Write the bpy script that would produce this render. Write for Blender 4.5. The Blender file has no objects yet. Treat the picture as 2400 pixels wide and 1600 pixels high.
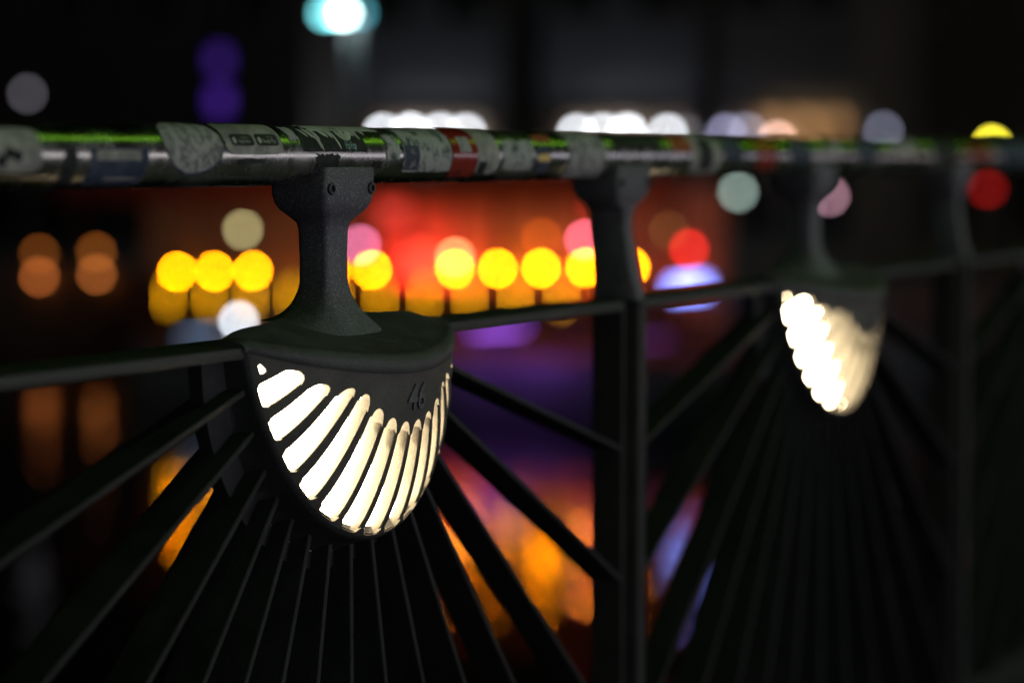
import bpy, bmesh, math, random
from mathutils import Vector, Matrix
random.seed(7)
sc = bpy.context.scene
COL = sc.collection
PI = math.pi

# ------------------------------------------------------------------ camera
# world: X runs along the bridge railing (away), Y across it (away from camera), Z up, bridge deck at Z = 0
FPX, CX, CY = 5719.0, 1200.0, 800.0            # focal length and centre in photo pixels (56 mm lens on a 23.5 mm sensor)
TH = math.radians(28.003821)                   # heading relative to the railing
PITCH = math.radians(4.319787)
CAM = Vector((-2.157, -1.370, 1.099))
_h = Vector((math.cos(TH), math.sin(TH), 0))
RGT = Vector((math.sin(TH), -math.cos(TH), 0))
FWD = _h * math.cos(PITCH) - Vector((0, 0, 1)) * math.sin(PITCH)
UPV = _h * math.sin(PITCH) + Vector((0, 0, 1)) * math.cos(PITCH)
cam_data = bpy.data.cameras.new('camera')
cam = bpy.data.objects.new('camera', cam_data)
COL.objects.link(cam)
cam.matrix_world = Matrix(((RGT.x, UPV.x, -FWD.x, CAM.x), (RGT.y, UPV.y, -FWD.y, CAM.y),
                           (RGT.z, UPV.z, -FWD.z, CAM.z), (0, 0, 0, 1)))
cam_data.sensor_fit = 'HORIZONTAL'
cam_data.sensor_width = 23.5
cam_data.lens = 56.0
cam_data.clip_start = 0.05
cam_data.clip_end = 2000
cam_data.dof.use_dof = True
cam_data.dof.focus_distance = 2.50
cam_data.dof.aperture_fstop = 1.26
sc.camera = cam

# ------------------------------------------------------------------ world (night) and exposure
w = bpy.data.worlds.new('World')
sc.world = w
w.use_nodes = True
nt = w.node_tree
bg = nt.nodes['Background']
sky = nt.nodes.new('ShaderNodeTexSky')
sky.sky_type = 'NISHITA'
sky.sun_disc = False
sky.sun_elevation = math.radians(-7)
sky.sun_rotation = math.radians(140)
nt.links.new(sky.outputs[0], bg.inputs[0])
bg.inputs[1].default_value = 0.05
moon = bpy.data.lights.new('moon', 'SUN')
moon.energy = 0.004
moon.angle = math.radians(0.5)
moon.color = (0.8, 0.88, 1.0)
mo = bpy.data.objects.new('moon', moon)
mo.rotation_euler = (math.radians(50), 0, math.radians(60))
COL.objects.link(mo)
sc.view_settings.view_transform = 'Standard'
sc.view_settings.look = 'None'
sc.view_settings.exposure = 0
sc.view_settings.gamma = 1
sc.view_settings.use_curve_mapping = False
sc.cycles.use_denoising = True
sc.cycles.denoiser = 'OPENIMAGEDENOISE'
sc.cycles.use_adaptive_sampling = False
sc.cycles.max_bounces = 6
sc.cycles.caustics_reflective = False
sc.cycles.caustics_refractive = False


# ------------------------------------------------------------------ photo pixel -> place helpers
def ray(px, py):
    return FWD + RGT * ((px - CX) / FPX) + UPV * ((CY - py) / FPX)


def on_x(px, py, x):
    d = ray(px, py)
    return CAM + d * ((x - CAM.x) / d.x)


def depth(p):
    return (Vector(p) - CAM).dot(FWD)


RAILZ, RTUBE = 1.1, 0.030


def tube_hit(px, py):
    """point of the handrail surface under a photo pixel -> (X, angle above the front)"""
    d = ray(px, py)
    oy, oz = CAM.y, CAM.z - RAILZ
    a = d.y ** 2 + d.z ** 2
    b = oy * d.y + oz * d.z
    c = oy ** 2 + oz ** 2 - RTUBE ** 2
    disc = b * b - a * c
    if disc < 0:
        disc = 0
    t = (-b - math.sqrt(disc)) / a
    p = CAM + d * t
    return p.x, math.atan2(p.z - RAILZ, -p.y)


# ------------------------------------------------------------------ materials
def s2l(c):
    c = c / 255.0
    return c / 12.92 if c <= 0.04045 else ((c + 0.055) / 1.055) ** 2.4


def rgb(r, g, b):
    return (s2l(r), s2l(g), s2l(b))


def mat(name, col, rough=0.5, metal=0.0, noise=None, bump=None, spec=0.5, col2=None, flake=None, rough_noise=None):
    m = bpy.data.materials.new(name)
    m.use_nodes = True
    n = m.node_tree.nodes
    l = m.node_tree.links
    p = n['Principled BSDF']
    p.inputs['Base Color'].default_value = (*col, 1)
    p.inputs['Roughness'].default_value = rough
    p.inputs['Metallic'].default_value = metal
    p.inputs['Specular IOR Level'].default_value = spec
    tc = n.new('ShaderNodeTexCoord')
    if noise:
        t = n.new('ShaderNodeTexNoise')
        t.inputs['Scale'].default_value = noise[0]
        t.inputs['Detail'].default_value = 6
        t.inputs['Roughness'].default_value = 0.65
        r = n.new('ShaderNodeValToRGB')
        r.color_ramp.elements[0].position = noise[1]
        r.color_ramp.elements[1].position = noise[2]
        r.color_ramp.elements[0].color = (*col, 1)
        r.color_ramp.elements[1].color = (*(col2 or col), 1)
        l.new(tc.outputs['Object'], t.inputs['Vector'])
        l.new(t.outputs['Fac'], r.inputs['Fac'])
        l.new(r.outputs['Color'], p.inputs['Base Color'])
    if rough_noise:
        t3 = n.new('ShaderNodeTexNoise')
        t3.inputs['Scale'].default_value = rough_noise[0]
        t3.inputs['Detail'].default_value = 5
        mr = n.new('ShaderNodeMapRange')
        mr.inputs[1].default_value = 0.3
        mr.inputs[2].default_value = 0.7
        mr.inputs[3].default_value = rough_noise[1]
        mr.inputs[4].default_value = rough_noise[2]
        l.new(tc.outputs['Object'], t3.inputs['Vector'])
        l.new(t3.outputs['Fac'], mr.inputs[0])
        l.new(mr.outputs[0], p.inputs['Roughness'])
    if bump:
        t2 = n.new('ShaderNodeTexNoise')
        t2.inputs['Scale'].default_value = bump[0]
        t2.inputs['Detail'].default_value = 4
        b = n.new('ShaderNodeBump')
        b.inputs['Strength'].default_value = bump[1]
        b.inputs['Distance'].default_value = bump[2]
        l.new(tc.outputs['Object'], t2.inputs['Vector'])
        l.new(t2.outputs['Fac'], b.inputs['Height'])
        l.new(b.outputs['Normal'], p.inputs['Normal'])
    return m


def emit(name, col, strength):
    m = bpy.data.materials.new(name)
    m.use_nodes = True
    n = m.node_tree.nodes
    p = n['Principled BSDF']
    p.inputs['Base Color'].default_value = (0.8, 0.8, 0.8, 1)
    p.inputs['Emission Color'].default_value = (*col, 1)
    p.inputs['Emission Strength'].default_value = strength
    return m


# speckled, weathered powder coat of the railing
def paint_mat(name, base=(0.022, 0.022, 0.024), flakes=0.5):
    m = bpy.data.materials.new(name)
    m.use_nodes = True
    n, l = m.node_tree.nodes, m.node_tree.links
    p = n['Principled BSDF']
    tc = n.new('ShaderNodeTexCoord')
    geo = n.new('ShaderNodeNewGeometry')
    v = n.new('ShaderNodeTexVoronoi')
    v.inputs['Scale'].default_value = 1500
    l.new(tc.outputs['Object'], v.inputs['Vector'])
    r = n.new('ShaderNodeValToRGB')
    r.color_ramp.elements[0].position = 0.93
    r.color_ramp.elements[1].position = 1.0
    r.color_ramp.elements[0].color = (0, 0, 0, 1)
    r.color_ramp.elements[1].color = (1, 1, 1, 1)
    sep = n.new('ShaderNodeSeparateColor')
    l.new(v.outputs['Color'], sep.inputs[0])
    l.new(sep.outputs[0], r.inputs['Fac'])
    big = n.new('ShaderNodeTexNoise')
    big.inputs['Scale'].default_value = 22
    big.inputs['Detail'].default_value = 7
    big.inputs['Roughness'].default_value = 0.7
    l.new(tc.outputs['Object'], big.inputs['Vector'])
    cr = n.new('ShaderNodeValToRGB')
    cr.color_ramp.elements[0].position = 0.35
    cr.color_ramp.elements[1].position = 0.72
    cr.color_ramp.elements[0].color = (*base, 1)
    cr.color_ramp.elements[1].color = (base[0] * 1.9, base[1] * 1.9, base[2] * 1.85, 1)
    l.new(big.outputs['Fac'], cr.inputs['Fac'])
    mx = n.new('ShaderNodeMix')
    mx.data_type = 'RGBA'
    mx.inputs['B'].default_value = (0.55, 0.55, 0.60, 1)
    l.new(cr.outputs['Color'], mx.inputs['A'])
    ml = n.new('ShaderNodeMath')
    ml.operation = 'MULTIPLY'
    ml.inputs[1].default_value = flakes if flakes else 0.08
    l.new(r.outputs['Color'], ml.inputs[0])
    l.new(ml.outputs[0], mx.inputs['Factor'])
    l.new(mx.outputs['Result'], p.inputs['Base Color'])
    rr = n.new('ShaderNodeMapRange')
    rr.inputs[1].default_value = 0.3
    rr.inputs[2].default_value = 0.7
    rr.inputs[3].default_value = 0.45
    rr.inputs[4].default_value = 0.70
    p.inputs['Specular IOR Level'].default_value = 0.3 if flakes else 0.12
    l.new(big.outputs['Fac'], rr.inputs[0])
    l.new(rr.outputs[0], p.inputs['Roughness'])
    fine = n.new('ShaderNodeTexNoise')
    fine.inputs['Scale'].default_value = 420
    fine.inputs['Detail'].default_value = 3
    l.new(tc.outputs['Object'], fine.inputs['Vector'])
    bp = n.new('ShaderNodeBump')
    bp.inputs['Strength'].default_value = 0.35
    bp.inputs['Distance'].default_value = 0.0012
    l.new(fine.outputs['Fac'], bp.inputs['Height'])
    l.new(bp.outputs['Normal'], p.inputs['Normal'])
    return m


M_PAINT = paint_mat('weathered anthracite paint', (0.05, 0.049, 0.056), 0.7)
M_RAIL = paint_mat('mid rail paint', (0.017, 0.018, 0.016), 0.14)
M_HOOD = paint_mat('hood paint', (0.032, 0.032, 0.032), 0.2)
M_PAINT2 = paint_mat('anthracite bar paint', (0.0135, 0.0135, 0.0145), False)
M_SHELL = paint_mat('cast shell paint', (0.05, 0.047, 0.042), False)
M_SCREW = mat('dark screw steel', (0.04, 0.04, 0.045), 0.5, 0.6, bump=(300, 0.2, 0.0005))
M_DIFF = emit('warm white lamp glass', (1.0, 0.79, 0.48), 58.0)


def steel():
    m = bpy.data.materials.new('scuffed stainless steel')
    m.use_nodes = True
    n, l = m.node_tree.nodes, m.node_tree.links
    p = n['Principled BSDF']
    p.inputs['Metallic'].default_value = 1.0
    tc = n.new('ShaderNodeTexCoord')
    mp = n.new('ShaderNodeMapping')
    mp.inputs['Scale'].default_value = (6, 60, 60)
    l.new(tc.outputs['Object'], mp.inputs['Vector'])
    a = n.new('ShaderNodeTexNoise')
    a.inputs['Scale'].default_value = 3
    a.inputs['Detail'].default_value = 8
    l.new(mp.outputs[0], a.inputs['Vector'])
    b = n.new('ShaderNodeTexNoise')
    b.inputs['Scale'].default_value = 14
    b.inputs['Detail'].default_value = 8
    b.inputs['Roughness'].default_value = 0.7
    l.new(tc.outputs['Object'], b.inputs['Vector'])
    cr = n.new('ShaderNodeValToRGB')
    cr.color_ramp.elements[0].position = 0.3
    cr.color_ramp.elements[1].position = 0.7
    cr.color_ramp.elements[0].color = (0.22, 0.212, 0.21, 1)
    cr.color_ramp.elements[1].color = (0.56, 0.55, 0.545, 1)
    l.new(b.outputs['Fac'], cr.inputs['Fac'])
    l.new(cr.outputs['Color'], p.inputs['Base Color'])
    mr = n.new('ShaderNodeMapRange')
    mr.inputs[1].default_value = 0.25
    mr.inputs[2].default_value = 0.75
    mr.inputs[3].default_value = 0.10
    mr.inputs[4].default_value = 0.40
    l.new(b.outputs['Fac'], mr.inputs[0])
    l.new(mr.outputs[0], p.inputs['Roughness'])
    bp = n.new('ShaderNodeBump')
    bp.inputs['Strength'].default_value = 0.12
    bp.inputs['Distance'].default_value = 0.0006
    l.new(a.outputs['Fac'], bp.inputs['Height'])
    l.new(bp.outputs['Normal'], p.inputs['Normal'])
    return m


M_STEEL = steel()


# ------------------------------------------------------------------ object helpers
def mesh_obj(name, verts, faces, material, parent=None, smooth=False, loc=None):
    me = bpy.data.meshes.new(name)
    me.from_pydata([tuple(v) for v in verts], [], faces)
    me.update()
    bm = bmesh.new()
    bm.from_mesh(me)
    bmesh.ops.recalc_face_normals(bm, faces=bm.faces)
    bm.to_mesh(me)
    bm.free()
    if smooth:
        for p in me.polygons:
            p.use_smooth = True
        if smooth != True:
            me.set_sharp_from_angle(angle=math.radians(smooth))
    o = bpy.data.objects.new(name, me)
    me.materials.append(material)
    COL.objects.link(o)
    if parent:
        o.parent = parent
    if loc:
        o.location = loc
    return o


def tag(o, label, cat, group=None):
    o['label'] = label
    o['category'] = cat
    if group:
        o['group'] = group
    return o


def struct(o):
    o['kind'] = 'structure'
    return o


def thing(name, label, cat, loc=(0, 0, 0), group=None):
    o = bpy.data.objects.new(name, None)
    o.empty_display_size = 0.1
    COL.objects.link(o)
    o.location = loc
    return tag(o, label, cat, group)


def copy_tree(o, parent=None):
    c = o.copy()
    COL.objects.link(c)
    c.parent = parent
    for ch in list(o.children):
        copy_tree(ch, c)
    return c


class MB:
    def __init__(self):
        self.v, self.f = [], []

    def add(self, v, f):
        k = len(self.v)
        self.v += [tuple(x) for x in v]
        self.f += [tuple(i + k for i in q) for q in f]
        return self

    def box(self, x0, x1, y0, y1, z0, z1):
        v = [(x, y, z) for x in (x0, x1) for y in (y0, y1) for z in (z0, z1)]
        f = [(0, 1, 3, 2), (4, 6, 7, 5), (0, 4, 5, 1), (2, 3, 7, 6), (0, 2, 6, 4), (1, 5, 7, 3)]
        return self.add(v, f)

    def bevbox(self, x0, x1, y0, y1, z0, z1, b=0.002, seg=2):
        bm = bmesh.new()
        bmesh.ops.create_cube(bm, size=1)
        for v in bm.verts:
            v.co = Vector(((x0 + x1) / 2 + v.co.x * (x1 - x0), (y0 + y1) / 2 + v.co.y * (y1 - y0), (z0 + z1) / 2 + v.co.z * (z1 - z0)))
        bmesh.ops.bevel(bm, geom=bm.edges[:], offset=b, segments=seg, affect='EDGES', profile=0.6)
        bm.verts.index_update()
        self.add([v.co[:] for v in bm.verts], [tuple(v.index for v in f.verts) for f in bm.faces])
        bm.free()
        return self

    def tube(self, a, b, r, n=10, r2=None):
        a, b = Vector(a), Vector(b)
        r2 = r if r2 is None else r2
        d = (b - a).normalized()
        u = d.orthogonal().normalized()
        w_ = d.cross(u)
        v = []
        for p, rr in ((a, r), (b, r2)):
            for i in range(n):
                t = 2 * PI * i / n
                v.append(p + (u * math.cos(t) + w_ * math.sin(t)) * rr)
        f = [(i, (i + 1) % n, n + (i + 1) % n, n + i) for i in range(n)]
        f += [tuple(range(n)), tuple(range(2 * n - 1, n - 1, -1))]
        return self.add(v, f)

    def sphere(self, c, r, nu=16, nv=10, sz=1.0):
        v = [(c[0], c[1], c[2] + r * sz)]
        for j in range(1, nv):
            ph = PI * j / nv
            for i in range(nu):
                t = 2 * PI * i / nu
                v.append((c[0] + r * math.sin(ph) * math.cos(t), c[1] + r * math.sin(ph) * math.sin(t), c[2] + r * sz * math.cos(ph)))
        v.append((c[0], c[1], c[2] - r * sz))
        f = [(0, 1 + i, 1 + (i + 1) % nu) for i in range(nu)]
        for j in range(nv - 2):
            for i in range(nu):
                a = 1 + j * nu
                f.append((a + i, a + nu + i, a + nu + (i + 1) % nu, a + (i + 1) % nu))
        a = 1 + (nv - 2) * nu
        f += [(a + i, len(v) - 1, a + (i + 1) % nu) for i in range(nu)]
        return self.add(v, f)

    def loft(self, rings, cap=True):
        n = len(rings[0])
        v = [p for r in rings for p in r]
        f = []
        for j in range(len(rings) - 1):
            for i in range(n):
                f.append((j * n + i, j * n + (i + 1) % n, (j + 1) * n + (i + 1) % n, (j + 1) * n + i))
        if cap:
            f += [tuple(range(n)), tuple(range(len(v) - 1, len(v) - n - 1, -1))]
        return self.add(v, f)

    def build(self, name, m, parent=None, smooth=False, loc=None):
        return mesh_obj(name, self.v, self.f, m, parent, smooth, loc)


def rrect(hx, hy, r, z, cx=0, cy=0, k=4):
    pts = []
    r = min(r, hx * 0.98, hy * 0.98)
    for sx, sy, a0 in ((1, 1, 0), (-1, 1, 90), (-1, -1, 180), (1, -1, 270)):
        for i in range(k + 1):
            a = math.radians(a0 + 90 * i / k)
            pts.append((cx + sx * (hx - r) + r * math.cos(a), cy + sy * (hy - r) + r * math.sin(a), z))
    return pts


# ================================================================== THE SETTING
WZ = -2.1                                        # water level
# bridge deck (camera side) with its stone edge
struct(MB().box(-30, 26, -14, 0.16, -0.5, 0.0).build('bridge_deck', mat('bridge deck asphalt', (0.05, 0.05, 0.052), 0.85, noise=(6, 0.35, 0.7), col2=(0.075, 0.073, 0.07), bump=(180, 0.4, 0.004))))


def water_mat():
    m = bpy.data.materials.new('night river water')
    m.use_nodes = True
    n, l = m.node_tree.nodes, m.node_tree.links
    p = n['Principled BSDF']
    p.inputs['Base Color'].default_value = (0.004, 0.006, 0.008, 1)
    p.inputs['Roughness'].default_value = 0.035
    p.inputs['IOR'].default_value = 1.33
    tc = n.new('ShaderNodeTexCoord')
    a = n.new('ShaderNodeTexNoise')
    a.inputs['Scale'].default_value = 1.8
    a.inputs['Detail'].default_value = 3
    l.new(tc.outputs['Object'], a.inputs['Vector'])
    b = n.new('ShaderNodeBump')
    b.inputs['Strength'].default_value = 1.0
    b.inputs['Distance'].default_value = 0.020
    l.new(a.outputs['Fac'], b.inputs['Height'])
    l.new(b.outputs['Normal'], p.inputs['Normal'])
    return m


struct(mesh_obj('river', [(-60, -80, WZ), (31.5, -80, WZ), (31.5, 160, WZ), (-60, 160, WZ)], [(0, 1, 2, 3)], water_mat()))
M_STONE = mat('quay stone', (0.16, 0.15, 0.14), 0.85, noise=(1.5, 0.3, 0.7), col2=(0.24, 0.22, 0.2), bump=(9, 0.5, 0.03))
struct(MB().box(31.4, 32.0, -80, 160, WZ - 1, -0.8).build('quay_wall', M_STONE))
struct(MB().box(32.0, 400, -300, 400, -1.4, -0.9).build('promenade', mat('promenade paving', (0.12, 0.115, 0.11), 0.85, noise=(0.8, 0.3, 0.7), col2=(0.18, 0.17, 0.16), bump=(6, 0.3, 0.01))))

# ================================================================== RAILING
handrail = thing('handrail', 'scuffed stainless steel tube handrail covered in peeling stickers', 'handrail', (0, 0, 0))


def tube_mesh():
    n, rings = 48, []
    xs = [-3.0, -1.5] + [-0.8 + 0.1 * i for i in range(60)] + [8, 14, 25]
    for x in xs:
        rings.append([(x, -RTUBE * math.cos(2 * PI * i / n), RAILZ + RTUBE * math.sin(2 * PI * i / n)) for i in range(n)])
    return MB().loft(rings)


tube_mesh().build('tube', M_STEEL, handrail, smooth=40)

# angles of the fan bars from the vertical
ANG = [10.0, 20.0, 29.5, 38.7, 48.3, 60.3, 72.6]
HUB = Vector((0, 0, 0.932))
YF, YB = -0.033, 0.012                           # front and back of the flat bars
MRZ0, MRZ1 = 0.903, 0.915


def make_panel(label):
    t = thing('fan_railing', label, 'railing', (0, 0, 0), 'railing panels between the posts')
    mr = MB()
    mr.bevbox(-0.664, 0.664, YF, 0.050, MRZ0, MRZ1, 0.003)
    mr.build('mid_rail', M_RAIL, t, smooth=35)
    # half-round hub plate behind the lamp
    pts = []
    N = 40
    for i in range(N + 1):
        a = PI * i / N
        pts.append((-0.238 * math.cos(a), 0.905 - 0.235 * math.sin(a)))
    n = len(pts)
    v = [(x, -0.012, z) for x, z in pts] + [(x, 0.004, z) for x, z in pts]
    f = [tuple(range(n)), tuple(range(2 * n - 1, n - 1, -1))] + [(i, (i + 1) % n, n + (i + 1) % n, n + i) for i in range(n)]
    mesh_obj('hub_plate', v, f, M_PAINT2, t, smooth=35)
    for sg in (-1, 1):
        m = MB()
        m.bevbox(sg * 0.664 - 0.004, sg * 0.664 + 0.004, YF, YB, 0.13, 0.9155, 0.0015, 1)
        m.build('end_plate', M_PAINT2, t, smooth=35)
    MB().bevbox(-0.6595, 0.6595, YF, YB, 0.118, 0.1295, 0.002, 1).build('bottom_rail', M_PAINT2, t, smooth=35)
    for a in [0.0] + [s * x for x in ANG for s in (-1, 1)]:
        ar = math.radians(a)
        d = Vector((math.sin(ar), 0, -math.cos(ar)))
        s = Vector((math.cos(ar), 0, math.sin(ar)))
        r0 = 0.205
        # ends on the bottom rail or on the end plate
        r1 = (HUB.z - 0.1296) / math.cos(ar)
        if abs(math.sin(ar)) * r1 > 0.6597:
            r1 = 0.6597 / abs(math.sin(ar))
        th = 0.0032
        b = 0.0010
        rings = []
        for r in (r0, r1):
            c = HUB + d * r
            prof = [(-th, YB), (-th, YF + b), (-th + b, YF), (th - b, YF), (th, YF + b), (th, YB)]
            rings.append([c + s * p[0] + Vector((0, p[1], 0)) for p in prof])
        MB().loft(rings).build('bar', M_PAINT2, t)
    return t


panel0 = make_panel('fan-shaped grille panel of flat dark bars radiating from the nearer sharp lamp')
LX = 1.384
for k, lb in ((1, 'fan-shaped grille panel of dark bars radiating from the farther blurred lamp'),
              (2, 'dark blurred grille panel at the far right beyond the blurred lamp')):
    c = copy_tree(panel0)
    c.location.x = LX * k
    c['label'] = lb


def saddle(mb, hx_stem, hy_stem):
    rings = []
    for z, hx, hy, r in ((1.000, hx_stem, hy_stem, 0.006), (1.022, hx_stem * 1.02, hy_stem * 1.02, 0.006), (1.031, hx_stem * 1.15, hy_stem * 1.1, 0.008),
                         (1.038, 0.033, 0.026, 0.009), (1.045, 0.0425, 0.031, 0.009), (1.052, 0.047, 0.0335, 0.008),
                         (1.061, 0.0485, 0.0345, 0.006), (1.0865, 0.0485, 0.0345, 0.005), (1.0885, 0.0475, 0.0335, 0.005)):
        rings.append(rrect(hx, hy, r, z))
    mb.loft(rings)


def screws(t, mbm=None):
    for sx in (-1, 1):
        m = MB()
        n = 16
        rings = []
        for r, y in ((0.0066, -0.033), (0.0066, -0.0362), (0.0056, -0.0371), (0.0036, -0.0371), (0.0030, -0.0345)):
            rings.append([(sx * 0.039 + r * math.cos(2 * PI * i / n), y, 1.0665 + r * math.sin(2 * PI * i / n)) for i in range(n)])
        m.loft(rings)
        m.build('screw', M_SCREW, t, smooth=40)


def make_post(label):
    t = thing('railing_post', label, 'post', (0, 0, 0), 'upright posts of the railing')
    m = MB()
    m.bevbox(-0.0125, 0.0125, -0.046, 0.020, 0.0, 0.916, 0.003)
    m.build('post_bar', M_PAINT2, t, smooth=35)
    m = MB()
    rings = []
    for z, hx, hy in ((0.9165, 0.0125, 0.0325), (0.925, 0.0125, 0.032), (0.945, 0.0125, 0.0285), (0.97, 0.0125, 0.0265), (1.002, 0.0125, 0.026)):
        rings.append(rrect(hx, hy, 0.004, z, cy=-0.012 + (z - 0.9165) * 0.13))
    m.loft(rings)
    m.build('stem', M_PAINT, t, smooth=40)
    m = MB()
    saddle(m, 0.0128, 0.0262)
    m.build('saddle', M_PAINT, t, smooth=40)
    screws(t)
    return t


post0 = make_post('narrow dark post between the sharp lamp and the blurred lamp')
post0.location.x = 0.692
for x, lb in ((-0.692, 'dark post just outside the left edge of the picture'), (2.076, 'faint dark post right of the farther blurred lamp'),
              (3.46, 'last dark post at the far right end of the railing')):
    c = copy_tree(post0)
    c.location.x = x
    c['label'] = lb

# ---------------------------------------------------------------- the lamp
RX, RZ, DC, DP, DQ, DY0, DT, ZC = .1945, .2225, .0765, 1.68, .8, -.0325, .0325, .93


def dome(rho, t):
    """half-dome shell: rho 0 at the nose .. 1 at the rim, t 0 (left) .. pi (right)"""
    return Vector((-RX * rho * math.cos(t), DY0 - DC * max(0.0, 1 - rho ** DP) ** DQ - DT * rho * math.sin(t), ZC - RZ * rho * math.sin(t)))


def dome_n(rho, t):
    e = 0.004
    r0, r1 = max(rho - e, 0.01), min(rho + e, 0.999)
    a = dome(r1, t) - dome(r0, t)
    b = dome(max(rho, .02), t + e) - dome(max(rho, .02), t - e)
    n = a.cross(b).normalized()
    return n if n.y < 0 else -n                  # outward


def dome_y(x, z):
    s = (ZC - z) / RZ
    rho = min(1.0, math.hypot(x / RX, s))
    return DY0 - DC * max(0.0, 1 - rho ** DP) ** DQ - DT * s


def seam_z(y):
    return .914 + .39 * (y + .02)


def seam_rho(t, off=0.004):
    lo, hi = 0.0, 1.0
    if dome(1, t).z > seam_z(dome(1, t).y) + off:
        return None
    for _ in range(40):
        m_ = (lo + hi) / 2
        p = dome(m_, t)
        if p.z > seam_z(p.y) + off:
            lo = m_
        else:
            hi = m_
    return hi


SLOTS = [math.radians(90 + s * a) for a in (6, 18, 30, 42, 53, 63.3, 73) for s in (-1, 1)]
SLOTS.sort()
HALF = []
for i, s in enumerate(SLOTS):
    p = min([abs(s - q) for j, q in enumerate(SLOTS) if j != i])
    HALF.append(p * (0.325 + 0.05 * max(0.0, min(1.0, (50 - abs(math.degrees(s) - 90)) / 25))))


FANZ = 0.99                                      # the slots fan out from a point above the hood


def pl(lam, tn):
    """fan line through the rim point tn: lam 1 at the rim, 0 at the fan centre -> (rho, t)"""
    o_ = dome(1, tn)
    x, z = o_.x * lam, FANZ + (o_.z - FANZ) * lam
    sx, sz = -x / RX, (ZC - z) / RZ
    return min(1.0, math.hypot(sx, sz)), math.atan2(sz, sx)


def seam_lam(tn, off=0.004):
    if dome(1, tn).z > seam_z(dome(1, tn).y) + off:
        return None
    lo = (FANZ - 0.926) / (FANZ - dome(1, tn).z)
    hi = 1.0
    for _ in range(40):
        m_ = (lo + hi) / 2
        p = dome(*pl(m_, tn))
        if p.z > seam_z(p.y) + off:
            lo = m_
        else:
            hi = m_
    return hi


def lam_in(t):
    a = abs(math.degrees(t) - 90)
    return 0.572 + (0.0 if a < 48 else ((a - 48) / 24.5) ** 1.0 * 0.235)


RHO_OUT = 0.996


def scallop(t, sign):
    """edge of apron (sign -1) or rim (sign +1): rounded slot ends"""
    for s, h in zip(SLOTS, HALF):
        u = abs(t - s) / h
        if u < 1:
            if sign < 0:
                return (1 - math.sqrt(1 - u * u)) * 0.05
            return -(1 - (1 - u ** 5) ** 0.5) * 0.022
    return 0.05 if sign < 0 else -0.022


def thick_patch(cols, name, material, parent, thick, smooth=45, drop=()):
    """cols: list of columns of (rho, t); outer skin, inner skin and side walls"""
    nc, nr = len(cols), len(cols[0])
    vo, vi = [], []
    for c in cols:
        for rho, t in c:
            p, n = dome(rho, t), dome_n(rho, t)
            vo.append(p)
            vi.append(p - n * thick)
    N = len(vo)
    f = []
    idx = lambda i, j: i * nr + j
    cells = {(i, j) for i in range(nc - 1) for j in range(nr - 1)} - set(drop)
    for i, j in cells:
        q = (idx(i, j), idx(i + 1, j), idx(i + 1, j + 1), idx(i, j + 1))
        f.append(q)
        f.append(tuple(N + k for k in reversed(q)))
        for (di, dj, a, b) in ((-1, 0, 0, 3), (1, 0, 1, 2), (0, -1, 0, 1), (0, 1, 3, 2)):
            if (i + di, j + dj) not in cells:
                f.append((q[a], q[b], q[b] + N, q[a] + N))
    return mesh_obj(name, vo + vi, f, material, parent, smooth)


def text_mesh(body, size, extrude, bold=0.0, shear=0.0, bevel=0.0):
    cu = bpy.data.curves.new('lettering', 'FONT')
    cu.body = body
    cu.size = size
    cu.extrude = extrude
    cu.offset = bold
    cu.shear = shear
    cu.bevel_depth = bevel
    cu.resolution_u = 3
    cu.align_x = 'CENTER'
    cu.align_y = 'CENTER'
    o = bpy.data.objects.new('lettering', cu)
    COL.objects.link(o)
    dg = bpy.context.evaluated_depsgraph_get()
    dg.update()
    me = bpy.data.meshes.new_from_object(o.evaluated_get(dg))
    bpy.data.objects.remove(o)
    bpy.data.curves.remove(cu)
    return me


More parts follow.
